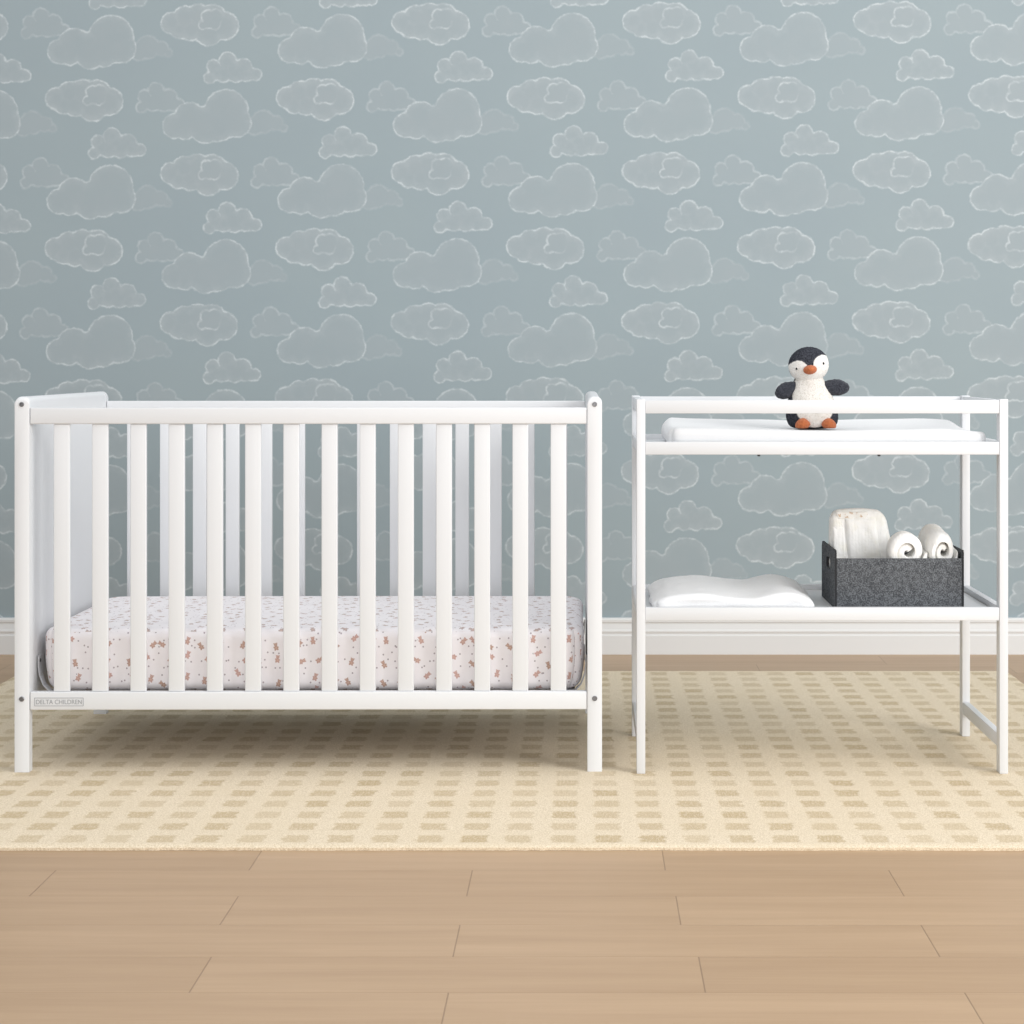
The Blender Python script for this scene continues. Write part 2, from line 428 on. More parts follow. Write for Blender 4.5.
# ------------------------------------------------------------------ rug
def make_rug():
    x0, x1, y0, y1 = -1.742, 1.308, 3.690, 5.775
    nx, ny = 420, 260
    bm = bmesh.new()
    def pt(i, j, z):
        x = x0 + (x1-x0)*i/nx; y = y0 + (y1-y0)*j/ny
        if i in (0, nx): x += 0.003*noise.noise(Vector((x, y*60, 0)))
        if j in (0, ny): y += 0.003*noise.noise(Vector((x*60, y, 3))) + 0.004*noise.noise(Vector((x*3, y, 7)))
        return (x, y, z)
    top = [[None]*(ny+1) for _ in range(nx+1)]
    for i in range(nx+1):
        for j in range(ny+1):
            e = min(i, nx-i, j, ny-j)
            z = RUG*(0.62 if e == 0 else 0.94 if e == 1 else 1.0)
            p = pt(i, j, z)
            top[i][j] = bm.verts.new((p[0], p[1], z - 0.0010*abs(noise.noise(Vector((p[0]*70, p[1]*70, 0))))))
    for i in range(nx):
        for j in range(ny):
            bm.faces.new((top[i][j], top[i+1][j], top[i+1][j+1], top[i][j+1]))
    ring = [(i, 0) for i in range(nx)] + [(nx, j) for j in range(ny)] + [(i, ny) for i in range(nx, 0, -1)] + [(0, j) for j in range(ny, 0, -1)]
    low = []
    for (i, j) in ring:
        c = top[i][j].co; low.append(bm.verts.new((c.x, c.y, 0.0004)))
    n = len(ring)
    for k in range(n):
        a, b = ring[k], ring[(k+1) % n]
        bm.faces.new((top[a[0]][a[1]], low[k], low[(k+1) % n], top[b[0]][b[1]]))
    bm.faces.new(low[::-1])
    o = link('area_rug', bm, mat_rug())
    tag(o, 'cream woven area rug with rows of tan rectangles on the oak floor', 'rug')
make_rug()

# ------------------------------------------------------------------ crib
SC = F/4.35
def cz(y): return (772.0 - y)/SC
def bolt(parent, x, y, z, r=0.0056):
    bm = bmesh.new()
    # domed ring with a sunken hexagon socket
    prof_ = [(r, 0.0), (r, -0.0015), (r*0.82, -0.0026), (r*0.60, -0.0026), (r*0.55, -0.0006), (0.0, -0.0006)]
    rows = []
    for (rr, yy) in prof_:
        seg = 24
        if rr == 0: rows.append([bm.verts.new((x, y+yy, z))]); continue
        row = []
        for k in range(seg):
            a = 2*PI*k/seg
            q = rr
            if rr <= r*0.61: q = rr/ max(math.cos(((a+PI/6) % (PI/3)) - PI/6), 0.86)*0.95
            row.append(bm.verts.new((x + q*math.cos(a), y+yy, z + q*math.sin(a))))
        rows.append(row)
    for a, b in zip(rows, rows[1:]):
        for k in range(24):
            if len(b) == 1: bm.faces.new((a[k], a[(k+1) % 24], b[0]))
            else: bm.faces.new((a[k], a[(k+1) % 24], b[(k+1) % 24], b[k]))
    bm.faces.new(rows[0][::-1])
    o = link('bolt', bm, M_BOLT, parent); o['label'] = 'steel hex bolt head'
    return o

def make_crib():
    W, D = 587/SC, 0.742
    yaw = 0.00644
    root = thing('crib', 'white slatted wooden baby crib standing on the rug', 'crib', (-0.6456 - 0.0023, 4.35 + D/2, RUG), yaw)
    PW, PD, TOP = 14.6/SC, 0.026, cz(396.6)
    hw, hd = W/2, D/2
    zb0, zb1 = cz(710), cz(692)
    zt0, zt1 = cz(424), cz(407.7)
    for sx in (-1, 1):
        xa, xb = sx*hw, sx*(hw-PW)
        xl, xr = min(xa, xb), max(xa, xb)
        for sy in (-1, 1):
            yo, yi = sy*hd, sy*(hd-PD)
            leg_r = 0.0135
            pf = [(xl, 0.0)] + [(xl, TOP*k/6) for k in range(1, 6)]
            for k in range(9):
                a = PI/2*k/8; pf.append((xl + leg_r*(1-math.cos(a)), TOP - leg_r + leg_r*math.sin(a)))
            for k in range(9):
                a = PI/2*k/8; pf.append((xr - leg_r*(1-math.sin(a)), TOP - leg_r + leg_r*math.cos(a)))
            pf += [(xr, TOP*k/6) for k in range(5, 0, -1)] + [(xr, 0.0)]
            bm = bmesh.new(); r2 = 0.013; rows = []
            for k in range(11):                       # rounded off towards the outer side of the crib
                q = min(PD, 0.0004 + PD*(1-math.cos(PI/2*k/10))) if k else 0.0
                drop = r2 - math.sqrt(max(0, r2*r2 - max(0, r2-q)**2)) if q < r2 else 0.0
                ins = 0.0012 if k == 0 else 0.0
                row = []
                for (x, z) in pf:
                    wz = max(0.0, min(1.0, (z - (TOP-0.03))/0.03))
                    xx = x + (ins if x < (xl+xr)/2 else -ins)
                    row.append(bm.verts.new((xx, yo - sy*q, z - drop*wz)))
                rows.append(row)
            for a_, b_ in zip(rows, rows[1:]):
                for k in range(len(pf)):
                    m = (k+1) % len(pf); bm.faces.new((a_[k], a_[m], b_[m], b_[k]))
            bm.faces.new(rows[0]); bm.faces.new(rows[-1][::-1])
            leg = link('leg', bm, M_WHITE, root)
            if sy < 0:
                bolt(leg, sx*(hw-PW/2), yo - 0.0002, cz(404.3), 0.0056)
                bolt(leg, sx*(hw-PW/2), yo - 0.0002, cz(698.7), 0.0060)
            else:
                b1 = bolt(leg, 0, 0, 0); b1.location = (sx*(hw-PW/2), yo + 0.0002, cz(404.3)); b1.rotation_euler = (0, 0, PI)
                b2 = bolt(leg, 0, 0, 0); b2.location = (sx*(hw-PW/2), yo + 0.0002, cz(698.7)); b2.rotation_euler = (0, 0, PI)
        # solid end panel between the two legs
        bm = box_bm(xl+0.0012, xr-0.0012, -hd+PD+0.0003, hd-PD-0.0003, zb0, TOP - 0.0002, 0)
        es = [e for e in bm.edges if abs(e.verts[0].co.x-e.verts[1].co.x) < 1e-6 and e.verts[0].co.z > TOP-0.01 and e.verts[1].co.z > TOP-0.01]
        bmesh.ops.bevel(bm, geom=es, offset=0.0125, segments=6, profile=0.5, affect='EDGES')
        link('end_panel', bm, M_WHITE, root)
    x0, x1 = -hw+PW+0.0012, hw-PW-0.0012
    slat_me = None
    for sy in (-1, 1):
        ya, yb = sorted((sy*(hd-0.0025), sy*(hd-0.0245)))
        yc = (ya+yb)/2
        box('top_rail', x0, x1, ya, yb, zt0, zt1, M_WHITE, root, 0.0025, 3)
        br = box('bottom_rail', x0, x1, ya, yb, zb0, zb1, M_WHITE, root, 0.0025, 3)
        if sy < 0: front = br; fy = ya
        for k in range(14):
            px = 61.1 + 38.25*k
            x = (px - 308.5)/SC
            if slat_me is None:
                s0 = box('slat', -0.0185, 0.0185, -0.0065, 0.0065, zb1+0.0002, zt0-0.0002, M_WHITE, root, 0.0022, 3)
                s0.location = (x, yc, 0); slat_me = s0
            else:
                copy_part(slat_me, root, (x, yc, 0))
    # grey badge on the bottom rail with its lettering
    def px2x(px): return (px - 308.5)/SC
    bx0, bx1, bz0, bz1 = px2x(34.6), px2x(83.6), cz(706.0), cz(697.6)
    bm = bmesh.new()
    yq = fy - 0.0008
    def plate(bm, a, b, c, d, y0, y1):
        t = box_bm(a, b, y0, y1, c, d, 0)
        me = bpy.data.meshes.new('t'); t.to_mesh(me); t.free(); bm.from_mesh(me); bpy.data.meshes.remove(me)
    w = 0.0011
    for (a, b, c, d) in ((bx0, bx1, bz0, bz0+w), (bx0, bx1, bz1-w, bz1), (bx0, bx0+w, bz0+w, bz1-w), (bx1-w, bx1, bz0+w, bz1-w)):
        plate(bm, a, b, c, d, yq, fy - 0.0001)
    badge = link('badge', bm, M_PLATEGREY, front, smooth=False)
    badge['label'] = 'small grey framed maker badge'
    cu = bpy.data.curves.new('lettering', 'FONT'); cu.body = 'DELTA CHILDREN'; cu.extrude = 0.0003
    cu.size = 0.0185; cu.align_x = 'CENTER'; cu.align_y = 'CENTER'
    to = bpy.data.objects.new('lettering_source', cu); C.objects.link(to)
    bpy.context.view_layer.update()
    me = bpy.data.meshes.new_from_object(to.evaluated_get(bpy.context.evaluated_depsgraph_get()))
    bpy.data.objects.remove(to); bpy.data.curves.remove(cu)
    xs = [v.co.x for v in me.vertices]; ys = [v.co.y for v in me.vertices]
    wx, wy = max(xs)-min(xs), max(ys)-min(ys)
    cxm, cym = (max(xs)+min(xs))/2, (max(ys)+min(ys))/2
    tw, th = (bx1-bx0)-0.008, 0.0105
    for v in me.vertices:
        x, y, z = v.co
        v.co = ((x-cxm)/wx*tw + (bx0+bx1)/2, yq + 0.0003 - z, (y-cym)/wy*th + (bz0+bz1)/2)
    me.materials.clear(); me.materials.append(M_PLATEGREY); me.name = 'lettering'
    lo = bpy.data.objects.new('lettering', me); C.objects.link(lo); lo.parent = badge
    lo['label'] = 'raised grey capital letters'
    # metal mattress support: frame, springs, four hanging brackets
    mz = 0.176
    bm = bmesh.new()
    def bar(bm, a, b, c, d, e, f):
        t = box_bm(a, b, c, d, e, f, 0.001, 1)
        me = bpy.data.meshes.new('t'); t.to_mesh(me); t.free(); bm.from_mesh(me); bpy.data.meshes.remove(me)
    ix0, ix1, iy0, iy1 = x0+0.028, x1-0.028, -hd+0.040, hd-0.040
    bar(bm, ix0, ix1, iy0, iy0+0.02, mz-0.02, mz); bar(bm, ix0, ix1, iy1-0.02, iy1, mz-0.02, mz)
    bar(bm, ix0, ix0+0.02, iy0, iy1, mz-0.02, mz); bar(bm, ix1-0.02, ix1, iy0, iy1, mz-0.02, mz)
    sup = link('mattress_support', bm, M_DARKMETAL, root)
    sup['label'] = 'dark metal spring frame under the mattress'
    bm = bmesh.new()
    for k in range(1, 9):
        y = iy0 + (iy1-iy0)*k/9
        bar(bm, ix0+0.02, ix1-0.02, y-0.012, y+0.012, mz-0.006, mz-0.002)
    link('slats', bm, M_DARKMETAL, sup).name = 'support_straps'
    for sx in (-1, 1):
        for sy in (-1, 1):
            xa = x0 + 0.0008 if sx < 0 else x1 - 0.0008
            xi = ix0 if sx < 0 else ix1
            d = 1 if sx < 0 else -1
            yb = sy*(hd-0.075)
            # bent strap: plate on the end panel, slope down to the frame, foot under it
            pts = [(xa, 0.262), (xa, 0.238), (xa + d*0.0028, 0.216), (xa + d*0.0115, 0.193), (xa + d*0.026, mz+0.0005), (xi + d*0.045, mz+0.0005)]
            th_ = 0.0022
            up = [(p[0] + d*th_, p[1] + (0.0025 if i >= 4 else 0.0)) for i, p in enumerate(pts)]
            poly = pts + up[::-1]
            bm = prism_bm(poly, 'y', yb-0.0125, yb+0.0125)
            br = link('bracket', bm, M_STRAP, sup, smooth=False)
            br['label'] = 'bent steel strap holding the mattress frame'
            link('screw', cyl_bm((xa + d*0.0028, yb, 0.250), (1, 0, 0), 0.0045, 0.0016, 12, 0.0004), M_DARKMETAL, sup)
    return root
make_crib()

def make_mattress():
    hx, hy, hz = 0.6410, 0.318, 0.074
    def fn(p):
        if p.z > 0:                                      # soft crown
            p.z += 0.005*(1-(p.x/hx)**2)*(1-(p.y/hy)**2)
        k = 1 + 0.004*noise.noise(Vector((p.x*7, p.y*7, p.z*9)))
        p.x *= k; p.y *= k
        # gathered elastic pulls the lower edge in a little at the corners
        if p.z < 0:
            c = max(0, abs(p.x)/hx - 0.88)/0.12 
            p.y *= 1 - 0.015*c*(-p.z/hz); p.x *= 1 - 0.013*(-p.z/hz)**1.5
        return p
    bm = rounded_bm(hx, hy, hz, 0.024, 46, 0.058, fn)
    o = link('crib_mattress', bm, mat_sheet(), angle=3.0)
    o.location = (-0.6455, 4.712, 0.188 + 0.0012 + hz); o.rotation_euler = (0, 0, 0.00644)
    tag(o, 'crib mattress in a white fitted sheet printed with small brown bears', 'mattress')
make_mattress()

# ------------------------------------------------------------------ changing table
TY = 4.33; TS = F/TY
TX = (822.5 - CX)/TS
def tz(y): return (774.0 - y)/TS
TW, TD = 371.5/TS, 0.463
def make_table():
    root = thing('changing_table', 'white open changing table with two shelves beside the crib', 'changing table', (TX, TY + TD/2, RUG))
    hw, hd = TW/2, TD/2
    pw, pd, top = 0.0200, 0.034, tz(399.3)
    for sx in (-1, 1):
        for sy in (-1, 1):
            xa, xb = sorted((sx*hw, sx*(hw-pw))); ya, yb = sorted((sy*hd, sy*(hd-pd)))
            box('leg', xa, xb, ya, yb, 0, top, M_WHITE2, root, 0.0014, 2)
    xi, yi = hw-pw-0.0003, hd-pd-0.0003
    rt = 0.017
    def frame(name, parent, z0, z1):
        for sy in (-1, 1):
            ya, yb = sorted((sy*(hd-0.0015), sy*(hd-0.0015-rt)))
            box(name, -xi, xi, ya, yb, z0, z1, M_WHITE2, parent, 0.0014, 2)
        for sx in (-1, 1):
            xa, xb = sorted((sx*(hw-0.0015), sx*(hw-0.0015-rt)))
            box(name, xa, xb, -yi, yi, z0, z1, M_WHITE2, parent, 0.0014, 2)
    frame('guard_rail', root, tz(413.6), tz(400.3))
    for (ya_, yb_) in ((454.8, 442.0), (620.8, 607.8)):
        z0, z1 = tz(ya_), tz(yb_)
        sh = box('shelf', -xi+0.001, xi-0.001, -hd+0.0015+rt+0.0003, hd-0.0015-rt-0.0003, z1-0.0215, z1-0.0130, M_WHITE2, root, 0.001, 1)
        frame('shelf_rail', sh, z0, z1)
        if ya_ < 500:
            for px in (760, 881):
                x = (px - 822.5)/TS
                s = link('screw', cyl_bm((x, -hd+0.030, z1-0.0215-0.0068), (0, 0, 1), 0.0035, 0.0134, 12, 0.0006), M_DARKMETAL, sh)
                s['label'] = 'dark screw end under the shelf'
    for sx in (-1, 1):
        xa, xb = sorted((sx*(hw-0.0015), sx*(hw-0.0015-rt)))
        box('stretcher', xa, xb, -yi, yi, tz(749.5), tz(736.2), M_WHITE2, root, 0.0014, 2)
    return root
make_table()
Z_UP = RUG + tz(442.0) - 0.0130
Z_LO = RUG + tz(607.8) - 0.0130

def make_pad():
    x0, x1, y0, y1 = 0.193, 0.944, 4.362, 4.740
    hx, hy, hz = (x1-x0)/2, (y1-y0)/2, 0.019
    def fn(p):
        u, w = p.x/hx, p.y/hy
        t = (p.z + hz)/(2*hz)
        rise = 0.018*max(0, w)**2.2 + 0.004*max(0, -w)**3      # bolster along the back, lower one in front
        rise += 0.007*max(0, abs(u)-0.55)/0.45*(1-0.3*abs(w))*(1 if u < 0 else 0.6)
        if u > 0.72: rise -= 0.013*((u-0.72)/0.28)**1.3*(1-0.5*max(0, w))
        rise -= 0.004*math.exp(-((u-0.0)/0.35)**2)
        edge = 0.0 if abs(u) < 0.94 else (abs(u)-0.94)/0.06
        p.z += t*(rise*(1-0.6*edge))
        p.z += t*0.0020*noise.noise(Vector((p.x*11, p.y*9, 1)))
        return p
    bm = rounded_bm(hx, hy, hz, 0.016, 40, 0.030, fn)
    o = link('changing_pad', bm, M_PAD, angle=3.0)
    o.location = ((x0+x1)/2, (y0+y1)/2, Z_UP + 0.0006 + hz)
    tag(o, 'white contoured changing pad lying on the upper shelf of the table', 'changing pad')
make_pad()

def make_blanket():
    x0, x1, y0, y1 = 0.158, 0.541, 4.362, 4.700
    hx, hy, hz = (x1-x0)/2, (y1-y0)/2, 0.0185
    def fn(p):
        u, w = p.x/hx, p.y/hy
        t = (p.z + hz)/(2*hz)
        bump = 0.011*math.exp(-((u+0.45)/0.35)**2) + 0.014*math.exp(-((u-0.62)/0.26)**2) - 0.004
        bump += 0.004*noise.noise(Vector((p.x*14, p.y*8, 2))) + 0.002*noise.noise(Vector((p.x*35, p.y*30, 5)))
        p.z += t*(bump*0.9 + 0.004*w)
        p.x += 0.007*noise.noise(Vector((p.y*10, p.z*40, 3)))*abs(u)**3
        p.y += 0.006*noise.noise(Vector((p.x*12, p.z*40, 9)))*abs(w)**3
        if u > 0.8: p.z -= t*0.010*(u-0.8)/0.2
        if u < -0.8: p.z -= t*0.012*(-u-0.8)/0.2
        return p
    bm = rounded_bm(hx, hy, hz, 0.015, 44, 0.030, fn)
    o = link('folded_blanket', bm, M_BLANKET, angle=3.0)
    zmin = min(v.co.z for v in o.data.vertices)
    o.location = ((x0+x1)/2, (y0+y1)/2, Z_LO + 0.0006 - zmin)
    tag(o, 'soft white folded blanket on the lower shelf left of the basket', 'blanket')
make_blanket()

# ------------------------------------------------------------------ felt basket
BX0, BX1, BY0, BY1 = 0.5900, 0.8950, 4.400, 4.643
BTH = 0.0045; BH, BS = 0.1195, 0.1385
def make_basket():
    felt = mat_felt()
    zb = Z_LO + 0.0006
    cx, cy = (BX0+BX1)/2, (BY0+BY1)/2
    root = thing('felt_basket', 'dark grey felt storage basket holding diapers on the lower table shelf', 'basket', (cx, cy, zb))
    hx, hy = (BX1-BX0)/2, (BY1-BY0)/2
    box('bottom', -hx+BTH+0.0004, hx-BTH-0.0004, -hy+BTH+0.0004, hy-BTH-0.0004, 0, 0.005, felt, root, 0.0008, 1)
    for sy in (-1, 1):
        ya, yb = sorted((sy*hy, sy*(hy-BTH)))
        name = 'front_panel' if sy < 0 else 'back_panel'
        box(name, -hx+BTH+0.0003, hx-BTH-0.0003, ya, yb, 0, BH, felt, root, 0.0012, 2)
    # side panels rise above the front and carry a cut out hand hole; edges darker where cut
    for sx in (-1, 1):
        bm = bmesh.new()
        xa, xb = sorted((sx*hx, sx*(hx-BTH)))
        # outer outline and slot joined by a bridge of quads
        def outline(n):
            pts = []
            c = 0.012
            poly = [(-hy, 0), (hy, 0), (hy, BS-c), (hy-c, BS), (-hy+c*0.4, BS), (-hy, BS-c*0.6)]
            return poly
        W2, H2, zc = 0.036, 0.0135, 0.0970
        slot = []
        for k in range(24):
            a = 2*PI*k/24
            ca, sa = math.cos(a), math.sin(a)
            slot.append((math.copysign(abs(ca)**0.45, ca)*W2, zc + math.copysign(abs(sa)**0.6, sa)*H2))
        outer = []
        poly = outline(0)
        for (y, z) in slot:                              # ray from the slot centre to the outline
            d = Vector((y, z - zc)).normalized(); best = None
            for i in range(len(poly)):
                p, q = Vector(poly[i]), Vector(poly[(i+1) % len(poly)])
                e = q - p; o_ = Vector((0, zc))
                den = d.x*e.y - d.y*e.x
                if abs(den) < 1e-9: continue
                tt = ((p.x-o_.x)*e.y - (p.y-o_.y)*e.x)/den
                ss = ((p.x-o_.x)*d.y - (p.y-o_.y)*d.x)/den
                if tt > 0 and -1e-6 <= ss <= 1+1e-6 and (best is None or tt < best): best = tt
            outer.append((d.x*best, zc + d.y*best))
        for c in poly:                                    # snap the nearest ray to each corner
            k = min(range(24), key=lambda i: (outer[i][0]-c[0])**2 + (outer[i][1]-c[1])**2)
            outer[k] = c
        rings = []
        for x in (xa, xb):
            rings.append(([bm.verts.new((x, p[0], p[1])) for p in outer], [bm.verts.new((x, p[0], p[1])) for p in slot]))
        for k in range(24):
            j = (k+1) % 24
            for (o_, s_) in rings: bm.faces.new((o_[k], o_[j], s_[j], s_[k]))
            f1 = bm.faces.new((rings[0][0][k], rings[0][0][j], rings[1][0][j], rings[1][0][k])); f1.material_index = 1
            f2 = bm.faces.new((rings[0][1][k], rings[0][1][j], rings[1][1][j], rings[1][1][k])); f2.material_index = 1
        sp = link('side_panel', bm, None, root, smooth=False, mats=[felt, M_BLACK])
        sp['label'] = 'taller felt side with a hand hole'
make_basket()
ZB = Z_LO + 0.0006 + 0.005

# ------------------------------------------------------------------ diapers
M_DIAPER = mat_diaper(); M_PRINT = mat_print()
def make_folded_diaper():
    hx, hy, hz = 0.083, 0.036, 0.1095
    root = thing('diaper', 'tall folded white diaper standing at the left end of the felt basket', 'diaper',
                 (BX0 + BTH + 0.0855, 4.570, ZB + 0.0006), 0.0, 'white diapers in the felt basket')
    def shape(p, grow=0.0):
        t = (p.z + hz)/(2*hz)
        k = 1.0 - 0.20*max(0, t-0.35)/0.65
        p.x = p.x*k - 0.013*max(0, t-0.35)/0.65
        p.y = p.y*(1.0 - 0.35*t*t)
        p.z += t*(-0.006*(p.x/hx)**2 - 0.006*max(0, p.x/hx))
        n_ = noise.noise(Vector((p.x*26, p.y*20, p.z*14)))
        m_ = noise.noise(Vector((p.x*60, 4, p.z*22)))
        p.y += (0.004*n_ + 0.0022*m_)*(1 if p.y < 0 else -0.4)
        return p
    bm = rounded_bm(hx, hy, hz, 0.026, 36, 0.0, shape)
    zm = min(v.co.z for v in bm.verts)
    for v in bm.verts: v.co.z -= zm
    link('body', bm, M_DIAPER, root, angle=3.0)
    # front fold: a narrower layer lying on the face, and the leg cuffs beside it
    def layer(x0, x1, z0, z1, y, th, mat, name, seed, lean=0.0):
        bm = bmesh.new()
        nx, nz = 20, 34
        G = []
        for s in range(2):
            g = []
            for i in range(nx+1):
                col = []
                for j in range(nz+1):
                    u, w = i/nx, j/nz
                    z = z0 + (z1-z0)*w
                    t = z/(2*hz)
                    taper = 1.0 - 0.17*max(0, t-0.35)/0.65
                    x = (x0 + (x1-x0)*u)*taper + lean*w - 0.013*max(0, t-0.35)/0.65
                    e = min(1, min(u, 1-u)*7)*min(1, min(w, 1-w)*10)
                    yy = y*(1.0 - 0.35*t*t) - th*math.sqrt(max(0, e))*(1 if s == 0 else 0) - 0.004*noise.noise(Vector((x*26, y*20, (z-hz)*14)))*0.3
                    yy += 0.0022*noise.noise(Vector((x*70+seed, 2, z*26)))*e
                    if s == 1: yy = y*(1.0 - 0.35*t*t) + 0.006
                    col.append(bm.verts.new((x, yy, z)))
                g.append(col)
            G.append(g)
        for s in range(2):
            for i in range(nx):
                for j in range(nz):
                    bm.faces.new((G[s][i][j], G[s][i+1][j], G[s][i+1][j+1], G[s][i][j+1]))
        rim = [(i, 0) for i in range(nx)] + [(nx, j) for j in range(nz)] + [(i, nz) for i in range(nx, 0, -1)] + [(0, j) for j in range(nz, 0, -1)]
        for k in range(len(rim)):
            a, b = rim[k], rim[(k+1) % len(rim)]
            bm.faces.new((G[0][a[0]][a[1]], G[0][b[0]][b[1]], G[1][b[0]][b[1]], G[1][a[0]][a[1]]))
        return link(name, bm, mat, root, angle=3.0)
    layer(-0.040, 0.046, 0.012, 0.196, -0.0355, 0.008, M_DIAPER, 'front_flap', 1.0)
    layer(0.046, 0.076, 0.010, 0.165, -0.030, 0.007, M_DIAPER, 'leg_cuff', 5.0)
    layer(-0.076, -0.043, 0.010, 0.178, -0.030, 0.007, M_DIAPER, 'leg_cuff', 9.0)
    layer(-0.066, 0.026, 0.194, 0.212, -0.0315, 0.0035, M_PRINT, 'waistband', 13.0)['label'] = 'waistband with faint tan print'
make_folded_diaper()

def roll_bm(R, length, r0=0.007, turns=1.9, seed=0.0):
    """a thick sheet wound into a roll along local -y (front end at y=0)"""
    bm = bmesh.new()
    n = 110; pitch = (R - r0)/(turns + 0.5)
    rows = []
    NA = 14
    for a_i in range(NA+1):
        w = a_i/NA
        y = w*length
        e = min(1.0, min(w, 1-w)*5.0)
        bulge = 0.86 + 0.14*math.sqrt(max(0.0, e))
        out, inn = [], []
        for k in range(n+1):
            th = turns*2*PI*k/n
            rc = r0 + pitch*(th/(2*PI))
            wob = 1 + 0.05*noise.noise(Vector((math.cos(th)*1.3+seed, math.sin(th)*1.3, y*14 + seed)))
            half = pitch*0.497*(0.62 + 0.38*math.sqrt(max(0.0, e)))
            if k > n-6: half *= (n - k + 1)/7
            # inner windings stand back from the mouth of the roll
            back = 0.004*(1 - k/n)*(1 - w) * 3.0
            a = th + 0.6
            ro, ri = (rc + half)*wob*bulge, (rc - half)*wob*bulge
            out.append(bm.verts.new((ro*math.cos(a), y + back, ro*math.sin(a)*0.94)))
            inn.append(bm.verts.new((ri*math.cos(a), y + back, ri*math.sin(a)*0.94)))
        rows.append((out, inn))
    for (o0, i0), (o1, i1) in zip(rows, rows[1:]):
        for k in range(n):
            bm.faces.new((o0[k], o0[k+1], o1[k+1], o1[k])); bm.faces.new((i0[k+1], i0[k], i1[k], i1[k+1]))
        bm.faces.new((o0[0], o1[0], i1[0], i0[0])); bm.faces.new((o0[n], i0[n], i1[n], o1[n]))
    for (o0, i0) in (rows[0], rows[-1]):
        for k in range(n): bm.faces.new((o0[k], i0[k], i0[k+1], o0[k+1]))
    return bm
def make_roll(label, loc, R, length, rot, seed):
    bm = roll_bm(0.048, length, seed=seed)
    xs = [v.co.x for v in bm.verts]; zs = [v.co.z for v in bm.verts]
    for v in bm.verts:                                   # squeezed by its neighbours in the basket
        v.co.x = ((v.co.x - min(xs))/(max(xs)-min(xs))*2 - 1)*R[0]
        v.co.z = ((v.co.z - min(zs))/(max(zs)-min(zs))*2 - 1)*R[1]
    m = Matrix.Rotation(rot[2], 4, 'Z') @ Matrix.Rotation(rot[0], 4, 'X')
    bmesh.ops.transform(bm, matrix=m, verts=bm.verts[:])
    o = link('diaper', bm, M_DIAPER, angle=1.2)
    o.location = loc
    tag(o, label, 'diaper', 'white diapers in the felt basket')
    return o
make_roll('smaller rolled white diaper in the middle of the felt basket', (0.7668, 4.410, 0.5100), (0.0470, 0.050), 0.066, (0.06, 0, 0.0), 2.0)
make_roll('rounded rolled white diaper at the right end of the felt basket', (0.8518, 4.412, 0.5110), (0.0372, 0.051), 0.165, (0.09, 0, 0.02), 6.0)

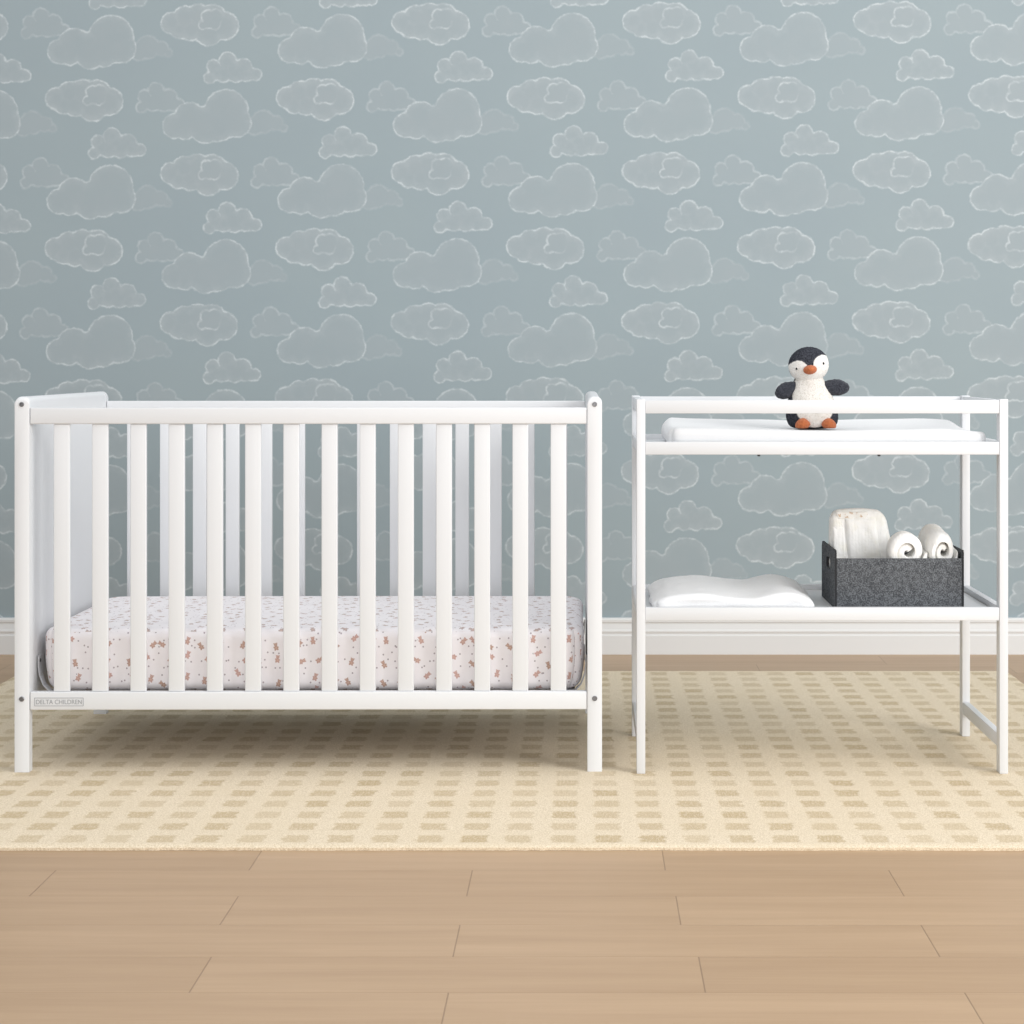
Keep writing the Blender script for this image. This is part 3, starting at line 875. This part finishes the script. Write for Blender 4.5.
# ------------------------------------------------------------------ penguin
def make_penguin():
    PY_ = 4.520
    k = F/PY_
    X = (812.5 - CX)/k
    pad = bpy.data.objects['changing_pad']
    zb = max(v.co.z for v in pad.data.vertices if math.hypot(v.co.x + pad.location.x - X, v.co.y + pad.location.y - PY_) < 0.078) + pad.location.z + 0.0003
    root = thing('plush_penguin', 'plush toy penguin with orange beak and feet sitting on the changing pad', 'soft toy', (X, PY_, zb))
    # body: pear lathe
    prof = [(0.000, 0.000), (0.040, 0.001), (0.056, 0.008), (0.0625, 0.024), (0.062, 0.042), (0.058, 0.062), (0.051, 0.082), (0.043, 0.100), (0.037, 0.116), (0.030, 0.130), (0.018, 0.138), (0.0, 0.141)]
    def cat(a, i):
        p0, p1, p2, p3 = a[max(i-1, 0)], a[i], a[i+1], a[min(i+2, len(a)-1)]
        return p0, p1, p2, p3
    fine = []
    for i in range(len(prof)-1):
        p0, p1, p2, p3 = cat(prof, i)
        for s in range(6):
            t = s/6
            f = lambda a, b, c, d: 0.5*((2*b) + (-a+c)*t + (2*a-5*b+4*c-d)*t*t + (-a+3*b-3*c+d)*t**3)
            fine.append((max(0.0002, f(p0[0], p1[0], p2[0], p3[0])), f(p0[1], p1[1], p2[1], p3[1])))
    bm = bmesh.new(); seg = 72; rows = []
    for (r, z) in fine:
        row = []
        for j in range(seg):
            a = 2*PI*j/seg
            p = Vector((r*math.cos(a), r*0.86*math.sin(a), z))
            n_ = Vector((math.cos(a), math.sin(a), 0))
            p += n_*0.0013*noise.noise(p*260); p.x -= 0.0085*(z/0.12)**1.5
            row.append(bm.verts.new(p))
        rows.append(row)
    for a, b in zip(rows, rows[1:]):
        for j in range(seg): bm.faces.new((a[j], a[(j+1) % seg], b[(j+1) % seg], b[j]))
    bm.faces.new(rows[0][::-1]); bm.faces.new(rows[-1])
    body = link('body', bm, mat_penguin_body(), root, angle=3.0)
    # head, tilted a little
    def hf(p, n):
        if n.z < -0.2: p.x *= 1 + 0.04*(-n.z)
        return p
    head = link('head', ell_bm(0.0485, 0.046, 0.0435, 5, 0.0013, hf, 3), mat_penguin_head(), root, angle=3.0)
    hz = zb and (429.2 - 367.0)/k
    head.location = ((808.3-812.5)/k, -0.004, hz + 0.0040)
    head.rotation_euler = (0, -0.12, 0)
    def bf(p, n):
        q = max(0.0, -n.y)
        p.x *= 1 - 0.35*q; p.z *= 1 - 0.25*q
        return p
    beak = link('beak', ell_bm(0.0165, 0.021, 0.0112, 4, 0.0003, bf, 5), M_ORANGE, head, angle=3.0)
    beak.location = (-0.0030, -0.046, -0.0115); beak['label'] = 'orange felt beak'
    for (x, z) in ((-0.0335, -0.0055), (0.0320, -0.0005)):
        yy = -0.046*math.sqrt(max(0, 1 - (x/0.0485)**2 - (z/0.0435)**2))
        e = link('eye', ell_bm(0.0026, 0.0020, 0.0032, 3), M_EYE, head, angle=3.0)
        e.location = (x, yy - 0.0005, z); e['label'] = 'black bead eye'
    # wings: flattened paddles, narrow at the shoulder
    def wing(sx, L_, ang, loc, seed):
        def wf(p, n):
            t = (n.x + 1)/2
            p.x = t*L_
            wdt = 0.75 + 0.35*math.sin(min(1, t*1.05)*PI*0.62)
            p.z *= wdt; p.y *= 0.8 + 0.3*t
            return p
        bm = ell_bm(L_/2, 0.013, 0.0185, 4, 0.0022, wf, seed)
        m = Matrix.Rotation(-ang, 4, 'Y')
        if sx < 0: m = Matrix.Scale(-1, 4, Vector((1, 0, 0))) @ m
        bmesh.ops.transform(bm, matrix=m, verts=bm.verts[:])
        o = link('wing', bm, M_FURDARK, root, angle=3.0); o.location = loc
        o['label'] = 'dark plush flipper'
    wing(-1, 0.066, -0.42, (-0.031, -0.010, 0.108), 8)
    wing(1, 0.074, -0.04, (0.014, -0.010, 0.102), 12)
    # feet: rounded wedges stuck out in front
    for sx in (-1, 1):
        def ff(p, n):
            if n.z > 0: p.x *= 1 - 0.25*n.z
            p.x += sx*0.004*max(0, -n.z)
            if p.z < -0.009: p.z = -0.009 + (p.z+0.009)*0.2
            return p
        f = link('foot', ell_bm(0.0180, 0.024, 0.0145, 4, 0.0004, ff, 20+sx), M_ORANGE, root, angle=3.0)
        f.location = ((-12.0 if sx < 0 else 13.5)/k, -0.048, 0.0125)
        f['label'] = 'orange felt foot'
make_penguin()

# ------------------------------------------------------------------ light, camera, view
w = bpy.data.worlds.new('studio daylight'); S.world = w; w.use_nodes = True
bg = w.node_tree.nodes['Background']
bg.inputs['Color'].default_value = (0.965, 0.985, 1.0, 1); bg.inputs['Strength'].default_value = 0.76
def area(name, loc, target, size, energy, col):
    l = bpy.data.lights.new(name, 'AREA'); l.shape = 'SQUARE'; l.size = size; l.energy = energy; l.color = col
    o = bpy.data.objects.new(name, l); C.objects.link(o); o.location = loc
    o.rotation_euler = (Vector(target) - Vector(loc)).to_track_quat('-Z', 'Y').to_euler()
    return o
area('key_softbox', (4.3, 1.0, 2.5), (-0.2, 5.2, 0.6), 2.8, 215, (1.0, 0.992, 0.98))
area('ceiling_softbox', (-0.2, 3.2, 3.9), (-0.2, 4.2, 0.0), 3.6, 44, (1.0, 0.992, 0.98))
area('front_softbox', (0.9, -2.2, 1.5), (0.0, 5.0, 0.5), 3.0, 66, (1.0, 0.995, 0.985))

cam = bpy.data.cameras.new('camera'); co = bpy.data.objects.new('camera', cam); C.objects.link(co)
co.location = (0, 0, HC); co.rotation_euler = (PI/2, 0, 0)
cam.sensor_fit = 'HORIZONTAL'; cam.sensor_width = 36.0
cam.lens = F/1024*36.0
cam.shift_x = (512 - CX)/1024.0
cam.shift_y = (CY - 512)/1024.0
cam.clip_end = 100
S.camera = co
S.view_settings.view_transform = 'Standard'; S.view_settings.look = 'None'
S.view_settings.gamma = 1.0; S.view_settings.exposure = 0.0; S.view_settings.use_curve_mapping = False
